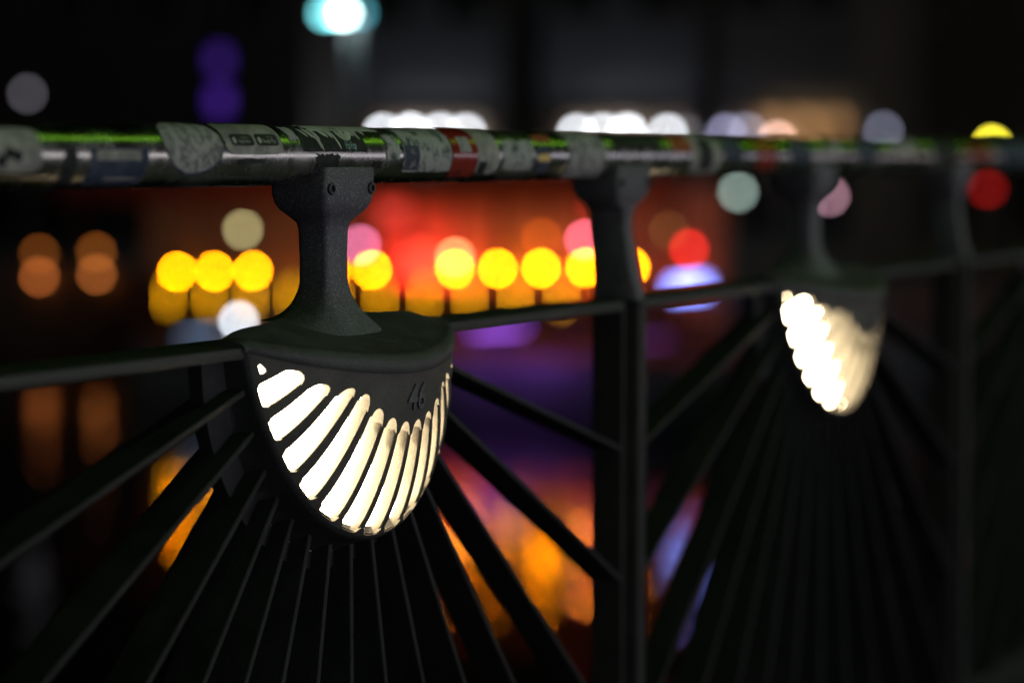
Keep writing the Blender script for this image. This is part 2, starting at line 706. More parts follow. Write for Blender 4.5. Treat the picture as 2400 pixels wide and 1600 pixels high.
def make_lamp(label):
    t = thing('railing_lamp', label, 'lamp', (0, 0, 0), 'scallop lamps on the railing')
    # --- stem flaring out of the hood
    rings = []
    r = 0.043
    z0 = 0.9325
    for i in range(13):
        z = z0 + r * (1 - math.cos(PI / 2 * i / 12)) if i else z0
        fl = r - math.sqrt(max(0, r * r - (r - (z - z0)) ** 2))
        rings.append([(qx, qy, qz - max(0.0, -qy - 0.004) * 0.40 * (fl / r) ** 1.5 - 0.002 * (fl / r)) for qx, qy, qz in rrect(0.0215 + fl, 0.0185 + fl * 0.75, 0.006 + fl * 0.6, z)])
    rings.append(rrect(0.0215, 0.0185, 0.006, 1.001))
    MB().loft(rings).build('stem', M_PAINT, t, smooth=40)
    m = MB()
    saddle(m, 0.0218, 0.0188)
    m.build('saddle', M_PAINT, t, smooth=40)
    screws(t)
    # --- hood over the shell, its front lip drooping at the nose
    NXS = 57
    sections = []
    for i in range(NXS):
        u = -1 + 2 * i / (NXS - 1)
        x = 0.1995 * math.sin(u * PI / 2)
        xx = max(-0.1935, min(0.1935, x))
        z = 0.9
        for _ in range(60):
            z = 0.5 * z + 0.5 * seam_z(dome_y(xx, z))
        ys = dome_y(xx, z) - 0.0045 * math.sqrt(max(0.0, 1 - (x / 0.1997) ** 2)) - 0.001
        zs = seam_z(ys + 0.0045)
        k = abs(x) / 0.1995
        th = 0.022 * (1 - 0.35 * k ** 4)
        top_back = 0.9335 - 0.004 * k ** 2 - 0.009 * k ** 10
        lip_top = min(zs + th, top_back)
        # profile: back bottom, back top, ... lip ..., front bottom, tuck
        bk = -0.004 + 0.03 * max(0.0, 1 - (k / 0.6) ** 2)
        prof = [(bk, zs - 0.0 if zs < top_back - .012 else top_back - 0.018), (bk, top_back - 0.003), (bk - 0.003, top_back)]
        yl = ys + 0.014
        for j in range(1, 10):
            v = j / 10
            yy = bk - 0.003 + (yl - bk + 0.003) * v
            zz = top_back + (lip_top - top_back) * (v ** 1.1)
            prof.append((yy, zz))
        for j in range(7):
            a = PI / 2 * j / 6
            rr = min(0.013, th * 0.62)
            prof.append((yl - 0.014 * math.sin(a), lip_top - rr + rr * math.cos(a)))
        prof.append((ys + 0.0004, zs + 0.003))
        prof.append((ys + 0.002, zs + 0.0012))
        prof.append((ys + 0.012, zs + 0.0012 + 0.004))
        sections.append([(x, y, zq) for y, zq in prof])
    MB().loft(sections).build('hood', M_HOOD, t, smooth=50)
    # --- apron under the hood
    ts = []
    t0, t1 = math.radians(8), math.radians(172)
    n = 300
    cols = []
    for i in range(n + 1):
        tt = t0 + (t1 - t0) * i / n
        ri = lam_in(tt) + scallop(tt, -1)
        rs = seam_lam(tt)
        if rs is None:
            continue
        ri = max(ri, rs + 0.01)
        ri = min(ri, RHO_OUT)
        cols.append([pl(rs + (ri - rs) * j / 8, tt) for j in range(9)])
    sh = thick_patch(cols, 'shell', M_SHELL, t, 0.012)
    # --- rim with the rounded outer ends of the slots
    cols = []
    for i in range(n + 1):
        tt = math.radians(5) + math.radians(170) * i / n
        ro = RHO_OUT + scallop(tt, 1)
        cols.append([pl(ro + (1.0 - ro) * j / 3, tt) for j in range(4)])
    thick_patch(cols, 'rim', M_SHELL, t, 0.003)
    # collar from the rim back to the hub plate
    rings = []
    for k, (s, back) in enumerate(((0.985, -0.001), (1.0, 0.0), (1.015, 0.002), (1.022, 0.006), (1.032, 0.016), (1.045, 0.027), (1.07, 0.042), (1.09, 0.055))):
        row = []
        for i in range(81):
            tt = math.radians(4) + math.radians(172) * i / 80
            p = dome(1, tt)
            row.append((p.x * s, min(p.y + back, -0.0122), ZC + (p.z - ZC) * s))
        rings.append(row)
    v = [p for r_ in rings for p in r_]
    f = []
    for j in range(len(rings) - 1):
        for i in range(80):
            f.append((j * 81 + i, j * 81 + i + 1, (j + 1) * 81 + i + 1, (j + 1) * 81 + i))
    mesh_obj('collar', v, f, M_PAINT2, t, smooth=50)
    # --- ribs between the slots
    edges = [(None, SLOTS[0] - HALF[0])]
    for i in range(len(SLOTS) - 1):
        edges.append((SLOTS[i] + HALF[i], SLOTS[i + 1] - HALF[i + 1]))
    edges.append((SLOTS[-1] + HALF[-1], None))
    for a, b in edges:
        if a is None or b is None:
            lo_, hi_ = (math.radians(4.5), b) if a is None else (a, PI - math.radians(4.5))
            cols = []
            NC = 8
            for i in range(NC + 1):
                tt = lo_ + (hi_ - lo_) * i / NC
                rs = seam_lam(tt)
                rs = 0.985 if rs is None else rs
                rs = max(rs, 0.62)
                cols.append([pl(rs + (0.998 - rs) * j / 12, tt) for j in range(13)])
            drop = [(4, 8), (5, 8), (4, 9), (5, 9)] if a is None else []
            thick_patch(cols, 'rib', M_SHELL, t, 0.009, drop=drop)
            continue
        mid = (a + b) / 2
        h = (b - a) / 2
        rings = []
        r_a, r_b = lam_in(mid) + 0.005, 0.999
        for j in range(15):
            lam = r_a + (r_b - r_a) * j / 14
            ring = []
            nn = dome_n(*pl(lam, mid))
            for uu, off in ((-1, -0.0022), (-0.6, -0.0006), (0, 0.0003), (0.6, -0.0006), (1, -0.0022)):
                p = dome(*pl(lam, mid + h * uu))
                ring.append(p + nn * off)
            dd = 0.026 - 0.016 * j / 14
            for uu, dpt in ((1.0, dd * 0.55), (0.8, dd), (-0.8, dd), (-1.0, dd * 0.55)):
                p = dome(*pl(lam, mid + h * uu))
                ring.append(p - nn * dpt)
            rings.append(ring)
        MB().loft(rings).build('rib', M_SHELL, t, smooth=40)
    # --- glowing glass inside
    cols = []
    for i in range(61):
        tt = math.radians(5.5) + math.radians(169) * i / 60
        col = []
        for j in range(13):
            rs = seam_rho(tt, -0.008)
            rs = 0.9 if rs is None else rs
            rho = rs + (1 - rs) * j / 12
            p = dome(rho, tt)
            q = Vector((p.x * 0.955, -0.0135 + (p.y + 0.0135) * (0.62 + 0.27 * rho ** 3), ZC + (p.z - ZC) * 0.955))
            col.append(q)
        col.append(Vector((q.x, min(-0.0125, q.y + 0.004), q.z)))
        cols.append(col)
    v = [p for c in cols for p in c]
    f = [(i * 14 + j, (i + 1) * 14 + j, (i + 1) * 14 + j + 1, i * 14 + j + 1) for i in range(60) for j in range(13)]
    mesh_obj('lamp_glass', v, f, M_DIFF, t, smooth=True)
    # --- raised number on the nose
    me = text_mesh('46', 0.036, 0.0016, 0.0006)
    vs = []
    for q in me.vertices:
        x, z = q.co.x + 0.004, q.co.y * 1.05 + 0.852
        vs.append((x, dome_y(x, z) - q.co.z - 0.0006, z))
    mesh_obj('number', vs, [tuple(p.vertices) for p in me.polygons], M_PAINT, sh)
    return t


lamp0 = make_lamp('sharp scallop lamp glowing warm white on the nearer railing panel')
c = copy_tree(lamp0)
c.location.x = LX
c['label'] = 'blurred scallop lamp glowing on the farther railing panel at right'

# ---------------------------------------------------------------- stickers on the handrail
def print_mat(name, c1, c2, scale=60, lo=0.42, hi=0.6, rough=0.45):
    return mat(name, c1, 0.6, 0, noise=(scale, lo, hi), col2=c2, bump=(90, 0.25, 0.001), spec=0.15)


def sticker(name, x0, x1, a0, a1, m, parent, lift=0.0005, shape='rect', torn=0.0, skew=0.0, nx=24, na=18, thick=0.00025):
    """patch of the tube surface between X x0..x1 and angle a0..a1"""
    rnd = random.Random(hash((round(x0, 4), round(a0, 4), name)) & 0xffff)
    jl = [rnd.uniform(-1, 1) * torn for _ in range(na + 1)]
    jr = [rnd.uniform(-1, 1) * torn for _ in range(na + 1)]
    jt = [rnd.uniform(-1, 1) * torn for _ in range(nx + 1)]
    jb = [rnd.uniform(-1, 1) * torn for _ in range(nx + 1)]
    pts = []
    for i in range(nx + 1):
        for j in range(na + 1):
            u, v = 2 * i / nx - 1, 2 * j / na - 1
            if shape == 'disc':
                uu, vv = u * math.sqrt(1 - v * v / 2), v * math.sqrt(1 - u * u / 2)
            elif shape == 'round':
                k = 0.25
                uu, vv = u * (1 - k * 0.5 * v ** 8 * abs(u) ** 6), v * (1 - k * 0.5 * u ** 8 * abs(v) ** 6)
            else:
                uu, vv = u, v
                if i == 0:
                    uu -= jl[j]
                if i == nx:
                    uu += jr[j]
                if j == 0:
                    vv -= jb[i]
                if j == na:
                    vv += jt[i]
            x = (x0 + x1) / 2 + uu * (x1 - x0) / 2 + skew * vv
            a = (a0 + a1) / 2 + vv * (a1 - a0) / 2
            pts.append((x, a))
    v, N = [], len(pts)
    for r in (RTUBE + lift, RTUBE + lift - thick):
        for x, a in pts:
            v.append((x, -r * math.cos(a), RAILZ + r * math.sin(a)))
    f = []
    ix = lambda i, j: i * (na + 1) + j
    for i in range(nx):
        for j in range(na):
            q = (ix(i, j), ix(i + 1, j), ix(i + 1, j + 1), ix(i, j + 1))
            f += [q, tuple(k + N for k in reversed(q))]
    for i in range(nx):
        f += [(ix(i, 0), ix(i + 1, 0), ix(i + 1, 0) + N, ix(i, 0) + N), (ix(i, na), ix(i, na) + N, ix(i + 1, na) + N, ix(i + 1, na))]
    for j in range(na):
        f += [(ix(0, j), ix(0, j) + N, ix(0, j + 1) + N, ix(0, j + 1)), (ix(nx, j), ix(nx, j + 1), ix(nx, j + 1) + N, ix(nx, j) + N)]
    return mesh_obj(name, v, f, m, parent, smooth=35)


def px_box(l, t, r, b):
    """photo box -> X range (on the box's middle height) and angle range"""
    ym = (t + b) / 2
    x0, _ = tube_hit(l, ym)
    x1, _ = tube_hit(r, ym)
    xm = (l + r) / 2
    return x0, x1, tube_hit(xm, b)[1], tube_hit(xm, t)[1]


def stk(name, box, m, parent=None, **k):
    return sticker(name, *px_box(*box), m, parent or handrail, **k)


def tube_text(body, px, py, hpx, m, parent, sx=1.0, lift=0.0011, bold=0.0, shear=0.0, tilt=0.0):
    x, a = tube_hit(px, py)
    _, a1 = tube_hit(px, py - hpx / 2)
    _, a2 = tube_hit(px, py + hpx / 2)
    me = text_mesh(body, 1.0, 0.0, bold, shear)
    h = (a1 - a2) * RTUBE / 0.72
    v = []
    for q in me.vertices:
        aa = a + (q.co.y * h + q.co.x * tilt * h) / RTUBE
        xx = x + q.co.x * h * sx
        v.append((xx, -(RTUBE + lift) * math.cos(aa), RAILZ + (RTUBE + lift) * math.sin(aa)))
    return mesh_obj('lettering', v, [tuple(p.vertices) for p in me.polygons], m, parent)


P_PALE = print_mat('pale worn sticker paper', (0.26, 0.26, 0.225), (0.15, 0.15, 0.135), 45)
P_GREY = print_mat('mottled grey sticker', (0.26, 0.26, 0.24), (0.11, 0.11, 0.11), 110, 0.45, 0.58)
P_DARK = print_mat('black printed sticker', (0.010, 0.011, 0.011), (0.022, 0.024, 0.024), 60)
P_BLUE = print_mat('dark blue printed sticker', (0.018, 0.028, 0.05), (0.05, 0.06, 0.08), 40)
P_RED = print_mat('dark red printed sticker', (0.20, 0.018, 0.012), (0.13, 0.012, 0.01), 40)
P_TORN = print_mat('torn white sticker paper', (0.26, 0.27, 0.245), (0.04, 0.055, 0.05), 75, 0.50, 0.62)
P_DRIP = print_mat('white drip print', (0.36, 0.38, 0.32), (0.26, 0.28, 0.22), 60)
P_TEAL = print_mat('teal print', (0.20, 0.31, 0.27), (0.17, 0.26, 0.23), 60)
P_INK = print_mat('black ink', (0.006, 0.006, 0.006), (0.01, 0.01, 0.01), 60)
P_ORANGE = print_mat('faded orange print', (0.26, 0.07, 0.02), (0.18, 0.05, 0.02), 60)
P_GOLD = print_mat('gold print', (0.6, 0.42, 0.16), (0.5, 0.35, 0.12), 60)

s = stk('sticker', (-70, 300, 97, 404), P_PALE, shape='round', lift=0.0006)
s['label'] = 'pale sticker with smudged black shapes at the left edge'
for bx in ((10, 345, 35, 372), (30, 352, 52, 380), (-10, 362, 16, 392)):
    stk('print_mark', bx, P_INK, s, shape='disc', lift=0.0010, nx=10, na=8)
s = stk('sticker', (212, 348, 345, 432), P_BLUE, torn=0.03)
stk('print_block', (226, 352, 330, 376), P_PALE, s, lift=0.0010)
stk('print_mark', (240, 415, 315, 420), P_PALE, s, lift=0.0010, na=3)
s = stk('sticker', (388, 290, 525, 412), P_BLUE, shape='disc', lift=0.0006, nx=36, na=30)
s['label'] = 'large round grey sticker with mottled print'
stk('print_block', (386, 287, 522, 405), P_GREY, s, shape='disc', lift=0.0011, nx=36, na=30)
s = stk('sticker', (522, 292, 655, 363), P_PALE, shape='round', lift=0.0012)
s['label'] = 'pale sticker with two small black badges'
for l_, r_, word1, word2 in ((538, 591, 'Available on the', 'App Store'), (597, 648, 'GET IT ON', 'Google Play')):
    b_ = stk('badge', (l_, 317, r_, 343), P_DARK, s, shape='round', lift=0.0016, nx=16, na=10)
    stk('badge_icon', (l_ + 5, 324, l_ + 12, 338), P_DRIP, b_, shape='disc', lift=0.0020, nx=8, na=8)
    tube_text(word2, (l_ + r_) / 2 + 5, 333, 8.5, P_DRIP, b_, lift=0.0021, sx=0.85)
    tube_text(word1, (l_ + r_) / 2 + 5, 325, 3.5, P_DRIP, b_, lift=0.0021, sx=0.9)
s = stk('sticker', (700, 292, 848, 356), P_DARK, torn=0.01, lift=0.0006)
s['label'] = 'black sticker reading 2015 and Hip Hop with white paint drips'
stk('print_block', (702, 288, 850, 309), P_DRIP, s, lift=0.0010, torn=0.10, nx=44)
stk('print_block', (784, 300, 818, 331), P_DRIP, s, shape='disc', lift=0.0011, nx=20, na=14)
rd = random.Random(3)
for i in range(15):
    xa = 706 + i * 9.3 + rd.uniform(-3, 3)
    yb = 318 + rd.uniform(-4, 11)
    stk('drip', (xa, 304, xa + rd.uniform(4, 8), yb), P_DRIP, s, shape='disc', lift=0.00105, nx=6, na=12, skew=-0.004)
for xa, yb, w_ in ((748, 355, 3.5), (788, 350, 4.0), (743, 349, 2.5)):
    stk('drip', (xa, 318, xa + w_, yb), P_DRIP, s, shape='disc', lift=0.00108, nx=5, na=14, skew=-0.003)
tube_text('2015', 788, 309, 10, P_INK, s, bold=0.01, shear=0.25, tilt=-0.05, sx=1.0)
tube_text('Hip Hop', 821, 342, 18, P_TEAL, s, sx=0.5, bold=0.02)
s = stk('sticker', (946, 303, 1058, 402), P_TORN, torn=0.03, lift=0.0006, nx=40, na=30)
s['label'] = 'torn white sticker with dark blue lettered block'
b_ = stk('print_block', (949, 342, 983, 398), P_BLUE, s, lift=0.0010)
tube_text('BAL', 966, 356, 13, P_PALE, b_, sx=0.6, lift=0.0014)
tube_text('BA', 966, 385, 16, P_PALE, b_, sx=0.8, lift=0.0014, tilt=0.3)
s = stk('sticker', (1058, 288, 1116, 412), P_RED, torn=0.03, lift=0.0018)
s['label'] = 'glossy dark red sticker with pale window'
_pb = s.data.materials[0].node_tree.nodes['Principled BSDF']
_pb.inputs['Roughness'].default_value = 0.2
_pb.inputs['Specular IOR Level'].default_value = 0.6
stk('print_block', (1072, 324, 1098, 358), P_GREY, s, lift=0.0022)
s = stk('sticker', (1116, 297, 1168, 406), P_PALE, shape='round', lift=0.0010)
stk('print_block', (1118, 378, 1136, 410), P_DARK, s, lift=0.0014)
s = stk('sticker', (1180, 330, 1252, 398), P_TORN, torn=0.04)
s = stk('sticker', (1258, 345, 1290, 404), P_BLUE)
stk('print_block', (1260, 362, 1288, 378), P_GOLD, s, lift=0.0012)
stk('sticker', (1248, 318, 1284, 334), P_ORANGE)
s = stk('sticker', (1336, 310, 1420, 414), P_GREY, torn=0.02, nx=30)
stk('sticker', (1432, 316, 1544, 350), P_DARK, torn=0.04)
stk('sticker', (1572, 320, 1618, 356), P_ORANGE, torn=0.05)
s = stk('sticker', (1624, 318, 1690, 404), P_PALE, shape='round')
stk('print_block', (1640, 326, 1672, 398), P_DARK, s, shape='round', lift=0.001)
stk('sticker', (1694, 322, 1738, 372), P_BLUE, torn=0.03)
for bx in ((742, 362, 792, 398), (874, 378, 894, 393), (1074, 425, 1146, 436), (150, 352, 178, 430), (668, 300, 690, 330), (905, 318, 935, 372), (560, 372, 620, 384)):
    stk('tape_residue', bx, P_DARK if bx[0] not in (905, 668) else P_TORN, shape='rect', torn=0.22, nx=14, na=10, lift=0.0007)
rd = random.Random(11)
xx = 1775
while xx < 2390:
    ww = rd.uniform(28, 70)
    th_ = 58 * (4250 - xx) / 2850
    y0_, y1_ = 366 - th_ * rd.uniform(0.6, 0.95), 366 + th_ * rd.uniform(-0.1, 0.7)
    stk('sticker', (xx, y0_, xx + ww, y1_), rd.choice([P_PALE, P_GREY, P_TORN, P_RED, P_DARK, P_BLUE, P_TORN]), torn=0.03, shape=rd.choice(['rect', 'round', 'disc']))
    xx += ww + rd.uniform(12, 45)

# ================================================================== FAR BANK
M_BLACK = mat('blackened steel', (0.02, 0.02, 0.022), 0.5, noise=(8, 0.3, 0.7), col2=(0.035, 0.035, 0.035))
M_WOOD = mat('dark stained boards', (0.07, 0.04, 0.025), 0.6, noise=(4, 0.3, 0.7), col2=(0.11, 0.065, 0.04), bump=(12, 0.3, 0.01))


def blur_px(z):
    return 98.5 * (1 - 2.5 / z)


def lamp_strength(p, r, gain=1.0, line=False):
    """radiance a lamp of radius r needs so that its defocused disc has the wanted value"""
    z = depth(p)
    d = 2 * r * FPX / z
    b = blur_px(z)
    return gain / (min(1.0, d / b) if line else min(1.0, (d / b) ** 2))


def globe(name, px, py, x, col, gain, r, label, cat='lamp', group=None, hang=None, stand=None, bracket=0.0, sz=1.0):
    p = on_x(px, py, x)
    t = thing(name, label, cat, p, group)
    MB().sphere((0, 0, 0), r, 18, 12, sz).build('globe', emit('glow ' + label[:40], rgb(*col), lamp_strength(p, r, gain)), t, smooth=True)
    if hang is not None:                         # cord up to a ceiling or beam at height hang
        MB().tube((0, 0, r * sz * 0.9), (0, 0, r * sz + r * 0.7), r * 0.55, 10, r * 0.3).build('lamp_cap', M_BLACK, t)
        MB().tube((0, 0, r * sz + r * 0.6), (0, 0, hang - p.z), 0.008, 6).build('cord', M_BLACK, t)
    if stand is not None:                        # post down to the ground at height stand
        m = MB()
        m.tube((0, 0, -r * sz * 0.9), (0, 0, -r * sz - 0.06), r * 0.5, 10, r * 0.7)
        m.tube((0, 0, -r * sz - 0.05), (0, 0, stand - p.z), 0.03, 8, 0.045)
        m.tube((0, 0, stand - p.z + 0.12), (0, 0, stand - p.z), 0.07, 8, 0.09)
        m.build('lamp_post', M_BLACK, t)
    if bracket:
        MB().tube((r * 0.7, 0, 0.0), (bracket, 0, 0.0), 0.02, 8).build('bracket', M_BLACK, t)
    return t


# ---- pontoon with a bar pavilion
DECKZ = -1.30
ya = on_x(1760, 700, 24.2).y
yb = on_x(300, 700, 24.2).y
pon = thing('pontoon', 'dark moored pontoon carrying the orange-lit bar pavilion', 'pontoon', (24.2, ya, WZ))
M_HULL = mat('grey pontoon hull paint', (0.30, 0.30, 0.32), 0.5, noise=(2, 0.3, 0.7), col2=(0.2, 0.2, 0.21), bump=(5, 0.2, 0.01))
MB().bevbox(0, 6.9, 0, yb - ya, -0.4, DECKZ - WZ - 0.08, 0.03).build('hull', M_HULL, pon)
npl = 24
for i in range(npl):
    x0 = 0.02 + (6.86) * i / npl
    MB().box(x0, x0 + 6.86 / npl - 0.02, 0.02, yb - ya - 0.02, DECKZ - WZ - 0.078, DECKZ - WZ - (0.03 if i % 2 else 0.034)).build('plank', M_WOOD, pon)

pv = thing('bar_pavilion', 'low bar pavilion with glowing orange-red back wall behind the yellow bulbs', 'pavilion', (28.6, ya, DECKZ))
yc = on_x(1700, 600, 28.6).y - ya
yd = on_x(345, 600, 28.6).y - ya
M_WALL = mat('warm plaster wall', (0.50, 0.36, 0.26), 0.8, noise=(1.2, 0.3, 0.7), col2=(0.40, 0.27, 0.2))
RH = 0.78 - DECKZ
MB().box(0, 0.15, yc, yd, 0.0, RH - 0.1).build('back_wall', M_WALL, pv)
nb = 14
for i in range(nb):
    y0_ = yc + (yd - yc) * i / nb
    MB().box(-0.04, -0.002, y0_ + 0.01, y0_ + 0.07, 0.0, RH - 0.1).build('wall_batten', M_WOOD, pv)
rf = MB().box(-1.9, 0.5, yc - 0.2, yd + 0.2, RH - 0.1, RH + 0.06).build('roof', M_WOOD, pv)
MB().box(-1.95, -1.902, yc - 0.2, yd + 0.2, RH - 0.32, RH + 0.08).build('fascia', mat('dark red fascia paint', (0.16, 0.03, 0.025), 0.6, noise=(3, 0.3, 0.7), col2=(0.2, 0.05, 0.04)), rf)
for i in range(5):
    y_ = yc + 0.1 + (yd - yc - 0.2) * i / 4
    MB().box(-1.86, -1.78, y_ - 0.04, y_ + 0.04, 0.0, RH - 0.1).build('roof_post', M_BLACK, pv)
# bar counter along the back
ct = MB().box(-1.0, -0.5, yc + 0.6, yd - 0.6, 0.0, 0.52).build('bar_counter', M_WOOD, pv)
MB().box(-1.06, -0.44, yc + 0.55, yd - 0.55, 0.521, 0.56).build('counter_top', M_BLACK, ct)


def wash_lamp(px, py, col, power, label, x=28.15):
    """small wall-washer with a real light in it"""
    p = on_x(px, py, x)
    t = thing('wall_washer', label, 'lamp', p, 'wall washers in the bar')
    MB().bevbox(-0.05, 0.05, -0.09, 0.09, -0.06, 0.02, 0.01).build('lamp_body', M_BLACK, t)
    MB().box(-0.035, 0.035, -0.075, 0.075, 0.0205, 0.026).build('lamp_lens', emit('washer ' + label[:30], rgb(*col), 4.0), t)
    l = bpy.data.lights.new('washer_light', 'AREA')
    l.shape = 'RECTANGLE'
    l.size, l.size_y = 0.07, 0.15
    l.energy = power
    l.color = rgb(*col)
    o = bpy.data.objects.new('washer_light', l)
    COL.objects.link(o)
    o.parent = t
    o.location = (0.055, 0, 0.05)
    o.rotation_euler = (0, math.radians(-115), 0)
    return t


wash_lamp(940, 660, (255, 48, 40), 20, 'red wall washer left of the missing yellow bulb')
wash_lamp(1040, 670, (255, 85, 40), 11, 'orange wall washer below the peach globe')
wash_lamp(1180, 670, (255, 125, 20), 6, 'orange wall washer behind the middle of the right bulb row')
wash_lamp(1320, 670, (255, 100, 30), 6, 'orange wall washer left of the narrow post')
wash_lamp(1560, 670, (255, 70, 50), 1.6, 'dim red wall washer right of the narrow post')
wash_lamp(640, 670, (255, 140, 60), 0.8, 'dim amber wall washer behind the left bulbs')
wash_lamp(440, 670, (255, 150, 40), 0.7, 'dim amber wall washer at the left end of the bar')

# lamps hanging in the bar
CEIL = 0.68
globe('paper_lantern', 985, 610, 28.1, (255, 70, 45), 0.85, 0.20, 'large soft coral lantern beside the third yellow bulb group', 'lantern', hang=CEIL)
globe('paper_lantern', 918, 487, 27.9, (205, 30, 25), 0.9, 0.20, 'soft red lantern glowing under the handrail right of the stem', 'lantern', hang=0.68, sz=0.75)
globe('pendant_lamp', 1066, 603, 27.4, (255, 170, 110), 1.0, 0.055, 'peach pendant globe overlapping a yellow bulb', hang=CEIL)
globe('pendant_lamp', 1370, 562, 27.4, (255, 105, 130), 1.1, 0.055, 'pink pendant globe left of the narrow post', hang=CEIL)
globe('pendant_lamp', 1270, 556, 27.4, (190, 80, 5), 0.55, 0.055, 'dim orange pendant globe above the yellow bulbs', hang=CEIL)
globe('pendant_lamp', 845, 574, 27.4, (230, 120, 165), 0.9, 0.06, 'lilac pendant globe peeking out beside the lamp stem', hang=CEIL)
globe('pendant_lamp', 569, 538, 27.0, (150, 142, 98), 1.0, 0.05, 'olive grey pendant globe above the left yellow bulbs', hang=CEIL)
globe('pendant_lamp', 1562, 541, 27.0, (115, 80, 35), 0.9, 0.055, 'dim olive brown pendant globe right of the narrow post', hang=CEIL)
globe('pendant_lamp', 1615, 583, 26.8, (220, 25, 25), 1.0, 0.055, 'red pendant globe right of the narrow post', hang=CEIL)
globe('pendant_lamp', 1395, 480, 27.4, (190, 30, 30), 0.8, 0.07, 'red pendant globe just under the handrail beside the post', hang=CEIL)

# ---- string of yellow bulbs and amber tubes along the pontoon's front railing
B0, B1 = on_x(415, 637, 25.0), on_x(1372, 627, 25.0)
bal = thing('terrace_railing', 'low dark terrace railing on the pontoon below the yellow bulbs', 'railing', (25.0, B1.y, DECKZ))
yl0, yl1 = on_x(1720, 700, 25).y - B1.y, on_x(320, 700, 25).y - B1.y
MB().box(-0.03, 0.03, yl0, yl1, 0.70, 0.75).build('top_rail', M_BLACK, bal)
MB().box(-0.02, 0.02, yl0, yl1, 0.10, 0.15).build('bottom_rail', M_BLACK, bal)
for i in range(9):
    y_ = yl0 + 0.05 + (yl1 - yl0 - 0.1) * i / 8
    MB().box(-0.025, 0.025, y_ - 0.025, y_ + 0.025, 0.0, 0.699).build('post', M_BLACK, bal)
cable = MB()
pts = []
for i in range(0, 121):
    u = (i / 120) * 11.6 - 0.3
    p = B0.lerp(B1, u / 10)
    pts.append(p + Vector((0, 0, 0.10 - 0.02 * math.sin(PI * (u % 1)))))
for a, b in zip(pts[:-1], pts[1:]):
    cable.tube(a, b, 0.006, 5)
tag(cable.build('bulb_cable', M_BLACK), 'thin black cable the yellow bulbs hang from', 'cable')
names = ['first', 'second', 'third', 'fourth', 'fifth', 'sixth', 'seventh', 'eighth', 'ninth', 'tenth', 'eleventh', 'twelfth']
M_YB = None
k = 0
BULB_LABEL = {0: 'leftmost of the three yellow bulbs left of the lamp stem', 1: 'middle one of the three yellow bulbs left of the lamp stem',
              2: 'rightmost of the three yellow bulbs left of the lamp stem', 4: 'yellow bulb almost hidden behind the lamp stem',
              5: 'lone yellow bulb just right of the lamp stem', 7: 'yellow bulb overlapped by the peach pendant globe',
              8: 'first full yellow bulb right of the peach globe', 9: 'second full yellow bulb right of the peach globe',
              10: 'yellow bulb under the pink globe, cut off by the narrow post', 11: 'yellow bulb peeking out right of the narrow post'}
for i in range(12):
    if i not in BULB_LABEL:
        continue
    p = B0.lerp(B1, i / 10)
    if M_YB is None:
        M_YB = emit('yellow festoon glass', rgb(255, 140, 0), lamp_strength(p, 0.034, 3.3))
    t = thing('festoon_bulb', BULB_LABEL[i], 'bulb', p, 'row of yellow festoon bulbs')
    MB().sphere((0, 0, 0), 0.034, 16, 10).build('bulb_glass', M_YB, t, smooth=True)
    MB().tube((0, 0, 0.028), (0, 0, 0.085), 0.016, 8).build('bulb_socket', M_BLACK, t)
    k += 1
M_AT = None
k = 0
for i, px in enumerate((395, 491, 587, 684, 787, 891, 995, 1100, 1208, 1316, 1424)):
    p = on_x(px, 694, 24.93)
    if M_AT is None:
        M_AT = emit('amber tube glass', rgb(214, 146, 0), lamp_strength(p, 0.013, 0.85, True))
    t = thing('amber_tube_light', names[k] + ' amber tube light from the left below the yellow bulbs', 'tube light', p, 'amber tube lights on the terrace railing')
    hz = 0.165
    MB().tube((0, 0, -hz), (0, 0, hz), 0.013, 12).build('tube_glass', M_AT, t, smooth=40)
    for s_ in (-1, 1):
        MB().tube((0, 0, s_ * hz * 1.0), (0, 0, s_ * (hz + 0.03)), 0.016, 10).build('tube_cap', M_BLACK, t)
    MB().box(0.02, 0.045, -0.02, 0.02, -0.02, 0.02).build('clip', M_BLACK, t)
    k += 1
# white deck lamp and lamps low on the pontoon
globe('deck_lamp', 559, 752, 24.5, (225, 232, 240), 1.05, 0.055, 'round white deck lamp low in front of the left amber tubes', 'lamp', stand=DECKZ)


def light_bar(name, pa, pb, x, r, col, gain, label, mount=None, cat='tube light'):
    a, b = on_x(*pa, x), on_x(*pb, x)
    mid = (a + b) / 2
    t = thing(name, label, cat, mid)
    MB().tube(a - mid, b - mid, r, 12).build('tube_glass', emit('glow ' + label[:40], rgb(*col), lamp_strength(mid, r, gain, True)), t, smooth=40)
    for q, s_ in ((a, -1), (b, 1)):
        d = (b - a).normalized() * 0.04 * s_
        MB().tube(q - mid, q - mid + d, r * 1.2, 10).build('tube_cap', M_BLACK, t)
    if mount is not None:
        MB().box(0, 0.06, -0.03, 0.03, mount - mid.z, -r * 0.5).build('bracket', M_BLACK, t)
    return t


